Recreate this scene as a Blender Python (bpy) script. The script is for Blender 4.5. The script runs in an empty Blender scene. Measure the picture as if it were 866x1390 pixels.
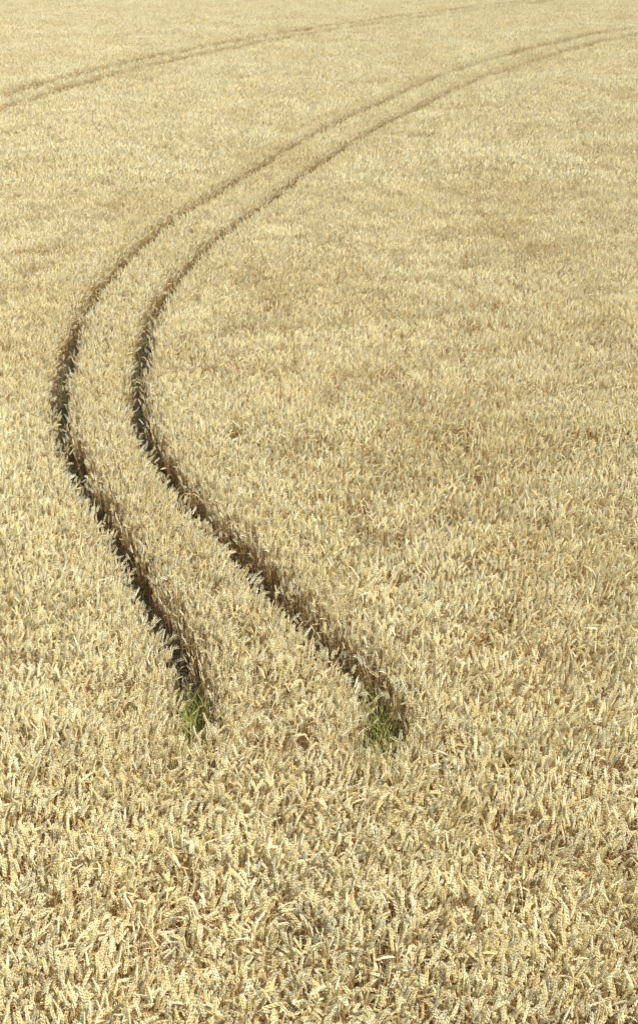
import bpy, math, random
import numpy as np
from mathutils import Vector, kdtree, noise
random.seed(7)
scene=bpy.context.scene
R_=random.random
U=random.uniform

# ------------------------------------------------------------------ world / light
w=bpy.data.worlds.new("World"); scene.world=w; w.use_nodes=True
nt=w.node_tree
bg=nt.nodes["Background"]
sky=nt.nodes.new("ShaderNodeTexSky"); sky.sky_type='NISHITA'; sky.sun_disc=False
SUN_EL=math.radians(57); SUN_AZ=math.radians(118)   # azimuth from +Y towards +X
sky.sun_elevation=SUN_EL; sky.sun_rotation=SUN_AZ
nt.links.new(sky.outputs[0],bg.inputs[0]); bg.inputs[1].default_value=0.15
sd=bpy.data.lights.new("sun","SUN"); sd.energy=5.0; sd.angle=math.radians(0.5); sd.color=(1,0.965,0.87)
so=bpy.data.objects.new("sun",sd); scene.collection.objects.link(so)
dirv=Vector((math.sin(SUN_AZ)*math.cos(SUN_EL),math.cos(SUN_AZ)*math.cos(SUN_EL),math.sin(SUN_EL)))
so.rotation_euler=dirv.to_track_quat('Z','Y').to_euler(); so.location=dirv*60
scene.view_settings.view_transform='Standard'; scene.view_settings.look='None'; scene.view_settings.exposure=0

# ------------------------------------------------------------------ camera
cam=bpy.data.cameras.new("camera"); co=bpy.data.objects.new("camera",cam); scene.collection.objects.link(co)
co.location=(0,0,11.0); co.rotation_euler=(math.radians(90-22.4),0,0)
cam.sensor_fit='VERTICAL'; cam.sensor_height=36; cam.lens=36*2000/1390
cam.clip_end=6000; scene.camera=co

# ------------------------------------------------------------------ materials
def plant_mat(name):
    m=bpy.data.materials.new(name); m.use_nodes=True; t=m.node_tree; t.nodes.clear()
    N=t.nodes.new; Lk=t.links.new
    out=N("ShaderNodeOutputMaterial")
    df=N("ShaderNodeBsdfDiffuse"); 
    at=N("ShaderNodeAttribute"); at.attribute_name="Col"
    oi=N("ShaderNodeObjectInfo")
    mr=N("ShaderNodeMapRange"); mr.inputs[3].default_value=0.96; mr.inputs[4].default_value=1.04
    Lk(oi.outputs["Random"],mr.inputs[0])
    geo=N("ShaderNodeNewGeometry")
    mp=N("ShaderNodeMapping"); mp.inputs["Scale"].default_value=(1,0.6,0.0)
    Lk(geo.outputs["Position"],mp.inputs[0])
    nz=N("ShaderNodeTexNoise"); nz.inputs["Scale"].default_value=0.22; nz.inputs["Detail"].default_value=4; nz.inputs["Roughness"].default_value=0.6
    Lk(mp.outputs[0],nz.inputs["Vector"])
    cr=N("ShaderNodeValToRGB")
    cr.color_ramp.elements[0].position=0.30; cr.color_ramp.elements[0].color=(0.93,0.88,0.80,1)
    cr.color_ramp.elements[1].position=0.60; cr.color_ramp.elements[1].color=(1.0,1.0,1.0,1)
    Lk(nz.outputs[0],cr.inputs[0])
    m1=N("ShaderNodeMix"); m1.data_type='RGBA'; m1.blend_type='MULTIPLY'; m1.inputs[0].default_value=1
    Lk(at.outputs["Color"],m1.inputs[6]); Lk(cr.outputs[0],m1.inputs[7])
    m2=N("ShaderNodeVectorMath"); m2.operation='SCALE'
    Lk(m1.outputs[2],m2.inputs[0]); Lk(mr.outputs[0],m2.inputs[3])
    Lk(m2.outputs[0],df.inputs["Color"]); Lk(df.outputs[0],out.inputs[0])
    return m
WHEAT=plant_mat("ripe_wheat")
GRASS=plant_mat("green_weeds")

def ground_mat():
    m=bpy.data.materials.new("field_soil"); m.use_nodes=True; t=m.node_tree
    N=t.nodes.new; Lk=t.links.new; pr=t.nodes["Principled BSDF"]; pr.inputs["Roughness"].default_value=0.95
    geo=N("ShaderNodeNewGeometry")
    n1=N("ShaderNodeTexNoise"); n1.inputs["Scale"].default_value=9; n1.inputs["Detail"].default_value=8
    Lk(geo.outputs["Position"],n1.inputs["Vector"])
    c1=N("ShaderNodeValToRGB"); c1.color_ramp.elements[0].color=(0.15,0.10,0.045,1); c1.color_ramp.elements[1].color=(0.42,0.31,0.15,1)
    c1.color_ramp.elements[0].position=0.3; c1.color_ramp.elements[1].position=0.7
    Lk(n1.outputs[0],c1.inputs[0])
    n2=N("ShaderNodeTexNoise"); n2.inputs["Scale"].default_value=2.0; n2.inputs["Detail"].default_value=8
    Lk(geo.outputs["Position"],n2.inputs["Vector"])
    c2=N("ShaderNodeValToRGB"); c2.color_ramp.elements[0].color=(0.42,0.32,0.14,1); c2.color_ramp.elements[1].color=(0.58,0.46,0.23,1)
    Lk(n2.outputs[0],c2.inputs[0])
    ln=N("ShaderNodeVectorMath"); ln.operation='LENGTH'; Lk(geo.outputs["Position"],ln.inputs[0])
    mr=N("ShaderNodeMapRange"); mr.inputs[1].default_value=200; mr.inputs[2].default_value=250
    Lk(ln.outputs["Value"],mr.inputs[0])
    mx=N("ShaderNodeMix"); mx.data_type='RGBA'
    Lk(mr.outputs[0],mx.inputs[0]); Lk(c1.outputs[0],mx.inputs[6]); Lk(c2.outputs[0],mx.inputs[7])
    Lk(mx.outputs[2],pr.inputs["Base Color"])
    bp=N("ShaderNodeBump"); bp.inputs["Strength"].default_value=0.8; bp.inputs["Distance"].default_value=0.05
    Lk(n1.outputs[0],bp.inputs["Height"]); Lk(bp.outputs[0],pr.inputs["Normal"])
    return m
GM=ground_mat()

# ------------------------------------------------------------------ ground
me=bpy.data.meshes.new("ground")
S=3000
me.from_pydata([(-S,-S,0),(S,-S,0),(S,S,0),(-S,S,0)],[],[(0,1,2,3)])
me.materials.append(GM)
g=bpy.data.objects.new("ground",me); scene.collection.objects.link(g)

# ------------------------------------------------------------------ wheat plant builder
class MB:
    def __init__(s): s.v=[];s.f=[];s.c=[]
    def add(s,vs,fs,cs):
        b=len(s.v); s.v+=vs; s.f+=[tuple(i+b for i in f) for f in fs]; s.c+=cs
    def mesh(s,name,mat):
        me=bpy.data.meshes.new(name); me.from_pydata([tuple(v) for v in s.v],[],s.f)
        a=me.color_attributes.new("Col",'FLOAT_COLOR','POINT')
        a.data.foreach_set("color",np.array([(min(c[0],.98),min(c[1],.94),min(c[2],.85),1) for c in s.c],dtype=np.float32).ravel())
        me.materials.append(mat); me.update(); return me

def mulc(c,k): return (c[0]*k,c[1]*k,c[2]*k)
def lerpc(a,b,t): return tuple(a[i]*(1-t)+b[i]*t for i in range(3))
EAR=(0.98,0.78,0.39); EAR2=(0.98,0.91,0.62); STEMT=(0.90,0.67,0.31); LEAF=(0.98,0.89,0.62)
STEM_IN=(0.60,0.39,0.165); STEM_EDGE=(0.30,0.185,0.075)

def frame(d):
    d=d.normalized(); a=Vector((0,0,1)) if abs(d.z)<0.9 else Vector((1,0,0))
    x=d.cross(a).normalized(); return x,d.cross(x).normalized()

def tube(mb,pts,rad,cols,n=3):
    vs=[];cs=[];fs=[]
    for i,p in enumerate(pts):
        d=pts[min(i+1,len(pts)-1)]-pts[max(i-1,0)]
        x,y=frame(d)
        for k in range(n):
            a=2*math.pi*k/n
            vs.append(p+(x*math.cos(a)+y*math.sin(a))*rad[i]); cs.append(cols[i])
    for i in range(len(pts)-1):
        for k in range(n):
            a=i*n+k;b=i*n+(k+1)%n
            fs.append((a,b,b+n,a+n))
    mb.add(vs,fs,cs)

def ribbon(mb,pts,wid,col,up=Vector((0,0,1))):
    vs=[];cs=[];fs=[]
    for i,p in enumerate(pts):
        d=(pts[min(i+1,len(pts)-1)]-pts[max(i-1,0)])
        s=d.cross(up)
        if s.length<1e-5: s=Vector((1,0,0))
        s=s.normalized()
        vs+= [p-s*wid[i],p+s*wid[i]]; cs+=[col,col]
    for i in range(len(pts)-1):
        fs.append((2*i,2*i+1,2*i+3,2*i+2))
    mb.add(vs,fs,cs)

def spikelet(mb,p,d,side,L,W,col):
    x=side.normalized(); y=d.cross(x).normalized()
    m=p+d*L*0.42
    vs=[p,m+x*W,m+y*W*0.75,m-x*W,m-y*W*0.75,p+d*L]
    fs=[(0,2,1),(0,3,2),(0,4,3),(0,1,4),(5,1,2),(5,2,3),(5,3,4),(5,4,1)]
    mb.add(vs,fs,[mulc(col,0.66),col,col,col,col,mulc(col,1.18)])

def stem(mb,bx,by,detail,leanmax,seed,edge,es=1.0):
    cl=noise.noise(Vector((bx*4.5,by*4.5,seed)))
    H=random.gauss(0.72,0.05 if detail else 0.075)*(1+0.08*cl)
    az=random.gauss(0,1.1)+1.5*noise.noise(Vector((bx*2,by*2,seed+9)))
    lean=min(leanmax,abs(random.gauss(0.08,0.065)))
    hd=Vector((math.cos(az),math.sin(az),0))
    tone=U(0.82,1.07)*(1+(0.16 if detail else 0.3)*cl)
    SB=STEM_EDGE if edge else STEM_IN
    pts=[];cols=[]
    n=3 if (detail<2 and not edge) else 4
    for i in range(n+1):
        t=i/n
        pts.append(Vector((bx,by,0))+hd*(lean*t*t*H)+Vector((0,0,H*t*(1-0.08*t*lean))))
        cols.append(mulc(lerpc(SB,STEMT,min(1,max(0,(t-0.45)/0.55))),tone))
    ang=math.atan2(1,2*lean+0.001)
    nod=random.choice([U(0.0,0.35),U(0.0,0.45),U(0.1,0.6),U(0.3,0.9),U(0.9,2.0)])
    if edge: nod*=0.7
    cur=ang; p=pts[-1].copy()
    nk=3 if detail==2 else 2; nl=U(0.06,0.12)/nk
    for i in range(nk):
        cur-=nod*0.6/nk
        p=p+(hd*math.cos(cur)+Vector((0,0,1))*math.sin(cur))*nl
        pts.append(p.copy()); cols.append(mulc(STEMT,tone))
    rad=[0.0026]*(n+1)+[0.002]*nk
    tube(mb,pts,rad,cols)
    EL=U(0.12,0.17)*es; ns={2:9,1:6,0:4}[detail]
    ecol=mulc(lerpc(EAR,EAR2,R_()),tone)
    if R_()<0.12: ecol=mulc(ecol,0.75)
    side0=hd.cross(Vector((0,0,1)))
    roll=U(0,math.pi)
    lm={2:1.18,1:1.5,0:2.0}[detail]*es; wm_={2:1.12,1:1.3,0:1.6}[detail]*es
    for i in range(ns):
        t=(i+0.5)/ns
        cur-=nod*0.4/ns
        d=(hd*math.cos(cur)+Vector((0,0,1))*math.sin(cur))
        p=p+d*EL/ns
        upv=d.cross(side0).normalized()
        s=side0*math.cos(roll)+upv*math.sin(roll)
        s2=d.cross(s).normalized()
        prof=1.0-0.55*abs(t-0.4)**1.3/0.5
        L=0.028*(0.8+0.3*prof)*lm; W=0.0078*prof*wm_
        sg=1 if i%2 else -1
        for q in (sg,-sg):
            dd=(d+s*q*0.42+s2*U(-.1,.1)).normalized()
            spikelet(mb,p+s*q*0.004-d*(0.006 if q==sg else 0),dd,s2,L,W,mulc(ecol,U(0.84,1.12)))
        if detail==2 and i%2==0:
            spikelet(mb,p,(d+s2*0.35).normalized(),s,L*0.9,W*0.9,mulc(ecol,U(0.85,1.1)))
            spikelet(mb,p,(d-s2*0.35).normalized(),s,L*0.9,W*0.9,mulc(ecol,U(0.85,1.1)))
        if detail==2 and R_()<0.6:
            q=U(-1,1); a=(d+s*q*0.4+s2*U(-.4,.4)).normalized()
            b=p+d*0.012; al=U(0.02,0.05)
            mb.add([b-s*0.0006,b+s*0.0006,b+a*al],[(0,1,2)],[EAR2]*3)
    for k in range(1 if (detail<2 or R_()<0.5) else 2):
        if detail==0 and R_()<0.4: continue
        t=U(0.5,0.93) if k==0 else U(0.3,0.7)
        b=Vector((bx,by,0))+hd*(lean*t*t*H)+Vector((0,0,H*t))
        a=U(0,2*math.pi); ld=Vector((math.cos(a),math.sin(a),0))
        LL=U(0.10,0.20)*(0.6 if edge else 1); e=U(0.7,1.4); drop=U(0.8,3.0); q=b.copy(); lp=[q.copy()]
        m=4
        for j in range(m):
            e-=drop/m
            q=q+(ld*math.cos(e)+Vector((0,0,1))*math.sin(e))*(LL/m); lp.append(q.copy())
            ld=(ld+Vector((U(-.3,.3),U(-.3,.3),0))).normalized()
        wm=U(0.0025,0.005)
        lc=mulc(lerpc(LEAF,STEM_IN,U(0,0.6)) ,U(0.85,1.05))
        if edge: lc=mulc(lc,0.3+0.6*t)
        if R_()<0.03: lc=(0.40,0.44,0.14)
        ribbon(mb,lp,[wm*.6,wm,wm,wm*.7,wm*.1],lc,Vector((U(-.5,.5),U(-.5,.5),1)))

proto=bpy.data.collections.new("wheat_plants")
idx=0
KIND=[]
def mk(count,nst,rad,detail,lm=0.3,edge=False,es=1.0):
    global idx
    start=idx
    for _ in range(count):
        mb=MB(); ph=U(0,6.28); sd_=U(0,100)
        for k in range(nst):
            a=ph+k*2.39996+U(-.5,.5); r=rad*math.sqrt((k+R_())/nst)
            stem(mb,r*math.cos(a),r*math.sin(a),detail,lm,sd_,edge,es)
        nm="wheat_plant_%03d"%idx; idx+=1
        o=bpy.data.objects.new(nm,mb.mesh(nm,WHEAT)); proto.objects.link(o)
    KIND.append((start,count))
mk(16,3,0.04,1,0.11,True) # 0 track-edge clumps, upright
mk(8,50,0.31,2,es=1.06)   # 1 near small
mk(10,190,0.62,2,es=1.06) # 2 near big
mk(8,50,0.31,1)           # 3 mid small
mk(8,190,0.62,1)          # 4 mid big
mk(12,125,0.62,0,es=1.3)  # 5 far big
mk(8,40,0.29,0,0.15,es=1.1) # 6 far small

# ------------------------------------------------------------------ tramlines (tractor wheel tracks) in world metres
L=[(-1.75,17.0),(-1.70,17.91),(-2.2,19.8),(-3.01,22.04),(-3.72,24.23),(-4.57,26.42),(-5.34,28.97),(-5.82,31.45),(-6.14,34.32),(-6.35,37.71),(-6.33,41.74),(-5.88,46.1),(-5.09,51.37),(-3.75,56.77),(-1.72,66.11),(0.62,74.97),(3.56,84.37),(7.89,98.03),(14.48,113.11),(22.56,128.8),(28.19,136.65),(36.23,147.38),(50,163)]
Rr=[(0.70,16.7),(0.95,17.8),(0.5,18.87),(-0.03,19.87),(-0.75,21.47),(-1.43,23.09),(-2.18,24.74),(-2.98,26.81),(-3.62,28.97),(-4.09,31.45),(-4.40,34.96),(-4.50,38.46),(-4.25,42.19),(-3.71,46.63),(-2.87,50.74),(-1.49,56.76),(.22,64.09),(2.37,72.43),(4.98,80.6),(8.2,90.7),(13.24,103.1),(21.04,119.8),(26.77,129.5),(34.9,141.8),(49,158)]
A=[(-21.5,60),(-20.6,72),(-19.28,82.1),(-18.2,86.7),(-15.67,97.6),(-12.16,108.7),(-7.66,120.5),(-2.09,132.6),(4.64,145.5),(12.58,158.7),(21.9,173.3),(33,190)]
def spline(P,step=0.12):
    P=[np.array(p,float) for p in P]; out=[]
    Q=[2*P[0]-P[1]]+P+[2*P[-1]-P[-2]]
    for i in range(1,len(Q)-2):
        n=max(2,int(np.linalg.norm(Q[i+1]-Q[i])/step))
        for k in range(n):
            t=k/n
            out.append(0.5*((2*Q[i])+(-Q[i-1]+Q[i+1])*t+(2*Q[i-1]-5*Q[i]+4*Q[i+1]-Q[i+2])*t*t+(-Q[i-1]+3*Q[i]-3*Q[i+1]+Q[i+2])*t**3))
    out.append(P[-1]); a=np.array(out)
    for _ in range(12):
        a[1:-1]=0.25*a[:-2]+0.5*a[1:-1]+0.25*a[2:]
    return a
def offset(a,d):
    t=np.gradient(a,axis=0); t/=np.linalg.norm(t,axis=1)[:,None]
    return a+np.stack([t[:,1],-t[:,0]],1)*d
sL=spline(L); sR=spline(Rr); sA=spline(A); sB=offset(sA,2.4)
def KD(arrs):
    n=sum(len(a) for a in arrs); kd=kdtree.KDTree(n); i=0
    for a in arrs:
        for p in a: kd.insert((p[0],p[1],0),i); i+=1
    kd.balance(); return kd
kdM=KD([sL,sR]); kdF=KD([sA,sB])

def strip(name,arrs,hw,z,mat):
    vs=[];fs=[]
    for a in arrs:
        t=np.gradient(a,axis=0); t/=np.linalg.norm(t,axis=1)[:,None]; nrm=np.stack([t[:,1],-t[:,0]],1)
        b=len(vs)
        for p,n_ in zip(a,nrm):
            vs+= [(p[0]-n_[0]*hw,p[1]-n_[1]*hw,z),(p[0]+n_[0]*hw,p[1]+n_[1]*hw,z)]
        for i in range(len(a)-1):
            fs.append((b+2*i,b+2*i+1,b+2*i+3,b+2*i+2))
    me=bpy.data.meshes.new(name); me.from_pydata(vs,[],fs); me.materials.append(mat)
    o=bpy.data.objects.new(name,me); scene.collection.objects.link(o)
tm=bpy.data.materials.new("packed_soil"); tm.use_nodes=True
tt=tm.node_tree; pr=tt.nodes["Principled BSDF"]; pr.inputs["Roughness"].default_value=0.95
nz=tt.nodes.new("ShaderNodeTexNoise"); nz.inputs["Scale"].default_value=14; nz.inputs["Detail"].default_value=8
ge=tt.nodes.new("ShaderNodeNewGeometry"); tt.links.new(ge.outputs["Position"],nz.inputs["Vector"])
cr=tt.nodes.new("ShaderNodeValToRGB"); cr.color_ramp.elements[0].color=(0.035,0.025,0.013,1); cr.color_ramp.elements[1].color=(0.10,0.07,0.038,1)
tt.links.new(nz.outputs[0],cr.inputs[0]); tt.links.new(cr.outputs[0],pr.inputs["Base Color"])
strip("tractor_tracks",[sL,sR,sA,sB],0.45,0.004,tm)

# ------------------------------------------------------------------ scatter
def wave(x,y):
    return (math.sin(x*0.9+1.3*math.sin(y*0.31))+math.sin(y*0.55+x*0.4+2)+math.sin(x*2.3-y*1.1))/3
pos=[];rot=[];scl=[];ids=[]
def put(x,y,kind,k=1.0):
    s=(1.0+0.03*wave(x,y))*U(0.95,1.05)*k
    near=max(0,min(1,(26-y)/14)); xy=s*(1+0.18*near) if kind in (1,2) else s
    pos.append((x,y,0)); scl.append((xy,xy,s))
    rot.append((random.gauss(0,0.015),random.gauss(0,0.015),U(-1.5,1.5)))
    st,n=KIND[kind]; ids.append(st+random.randrange(n))
def halfw(y): return 0.25*y+3.4
def scatter(y0,y1,sp,kind,rM,rF,jit=0.28,cond=None):
    y=y0; row=0
    while y<y1:
        hw=halfw(y); x=-hw+(sp/2 if row%2 else 0); row+=1
        while x<hw:
            px=x+U(-jit,jit)*sp; py=y+U(-jit,jit)*sp; x+=sp
            d=kdM.find((px,py,0))[2]; d2=kdF.find((px,py,0))[2]
            if d<rM or d2<rF: continue
            if cond and not cond(d,d2): continue
            put(px,py,kind)
        y+=sp*0.93
nearc=lambda d,d2: d<1.75 or d2<1.6
scatter(8,30,0.9,2,1.45,0);    scatter(8,30,0.45,1,0.80,0,cond=nearc)
scatter(30,58,0.9,4,1.45,1.35); scatter(30,75,0.46,3,0.80,0.62,cond=nearc)
scatter(58,255,0.9,5,1.4,1.4)
scatter(75,112,0.46,6,0.80,0.60,cond=nearc)
scatter(112,195,0.46,6,0.62,0.70,cond=nearc)
sp=0.098
seen=set()
for a in (sL,sR):
    for p in a:
        if p[1]>112: continue
        for i in range(-10,11):
            for j in range(-10,11):
                seen.add((int(round(p[0]/sp))+i,int(round(p[1]/sp))+j))
for (i,j) in sorted(seen):
    px=(i+U(-.5,.5))*sp; py=(j+U(-.5,.5))*sp
    d=kdM.find((px,py,0))[2]
    irr=noise.noise(Vector((px*2.6,py*1.6,3.3)))
    wg=0.245+0.11*irr+0.06*max(0,min(1,(py-45)/40))
    if d>0.84: continue
    if d<wg:
        if R_()<0.035: put(px,py,0,U(0.5,0.85))      # stray stalks standing in the rut
        continue
    put(px,py,0,U(0.82,1.02) if d<0.38 else U(0.95,1.05))
    if d<0.38:                                         # ears hanging over the edge
        rot[-1]=(random.gauss(0,0.09),random.gauss(0,0.09),rot[-1][2])
print("instances",len(pos))

me=bpy.data.meshes.new("wheat_field"); me.from_pydata(pos,[],[])
def attr(n,ty,key,data,dt):
    a=me.attributes.new(n,ty,'POINT'); a.data.foreach_set(key,np.array(data,dtype=dt).ravel())
attr("rot",'FLOAT_VECTOR',"vector",rot,np.float32)
attr("scl",'FLOAT_VECTOR',"vector",scl,np.float32)
attr("idx",'INT',"value",ids,np.int32)
me.materials.append(WHEAT)
wf=bpy.data.objects.new("wheat_field",me); scene.collection.objects.link(wf)
ng=bpy.data.node_groups.new("scatter_wheat","GeometryNodeTree")
ng.interface.new_socket("Geometry",in_out='INPUT',socket_type='NodeSocketGeometry')
ng.interface.new_socket("Geometry",in_out='OUTPUT',socket_type='NodeSocketGeometry')
gi=ng.nodes.new("NodeGroupInput"); go=ng.nodes.new("NodeGroupOutput")
mp=ng.nodes.new("GeometryNodeMeshToPoints"); iop=ng.nodes.new("GeometryNodeInstanceOnPoints")
ci=ng.nodes.new("GeometryNodeCollectionInfo"); ci.inputs[0].default_value=proto
ci.inputs["Separate Children"].default_value=True; ci.inputs["Reset Children"].default_value=True
iop.inputs["Pick Instance"].default_value=True
def na(n,ty):
    q=ng.nodes.new("GeometryNodeInputNamedAttribute"); q.data_type=ty; q.inputs[0].default_value=n; return q.outputs[0]
lk=ng.links.new
lk(gi.outputs[0],mp.inputs[0]); lk(mp.outputs[0],iop.inputs["Points"]); lk(ci.outputs[0],iop.inputs["Instance"])
lk(na("idx",'INT'),iop.inputs["Instance Index"])
e2r=ng.nodes.new("FunctionNodeEulerToRotation"); lk(na("rot",'FLOAT_VECTOR'),e2r.inputs[0]); lk(e2r.outputs[0],iop.inputs["Rotation"])
lk(na("scl",'FLOAT_VECTOR'),iop.inputs["Scale"]); lk(iop.outputs[0],go.inputs[0])
md=wf.modifiers.new("scatter","NODES"); md.node_group=ng

# ------------------------------------------------------------------ green weeds growing in the wheel tracks
mb=MB()
def tuft(x,y,n,hmin,hmax,spread,dark=1.0):
    for k in range(n):
        a=U(0,6.28); r=spread*math.sqrt(R_()); b=Vector((x+r*math.cos(a),y+r*math.sin(a),0.0))
        hh=U(hmin,hmax); a=U(0,6.28); ld=Vector((math.cos(a),math.sin(a),0)); e=U(1.2,1.55); q=b; lp=[q.copy()]
        for j in range(4):
            q=q+(ld*math.cos(e)+Vector((0,0,1))*math.sin(e))*hh/4; e-=U(0.05,0.45); lp.append(q.copy())
        c=mulc(random.choice([(0.32,0.38,0.09),(0.44,0.47,0.14),(0.58,0.55,0.2),(0.20,0.25,0.05),(0.78,0.66,0.32)]),dark)
        wm=U(0.003,0.006); ribbon(mb,lp,[wm,wm,wm*.9,wm*.6,wm*.1],c,Vector((U(-1,1),U(-1,1),1)))
for a in (sL,sR):
    for p in a[::1]:
        pn=noise.noise(Vector((p[0]*0.9,p[1]*0.9,7.7)))
        if p[1]<18.6:
            tuft(p[0],p[1],22,0.4,0.88,0.26)
        elif p[1]<19.8 and R_()<0.6: tuft(p[0],p[1],8,0.3,0.65,0.2,0.8)
        elif 26<p[1]<46:
            if R_()<0.45+0.8*pn: tuft(p[0],p[1],7,0.15,0.62,0.22,0.6)
        elif p[1]<65 and R_()<0.3+0.6*pn: tuft(p[0],p[1],6,0.15,0.5,0.2,0.65)
gm=mb.mesh("green_weeds",GRASS)
go_=bpy.data.objects.new("green_weeds",gm); scene.collection.objects.link(go_)
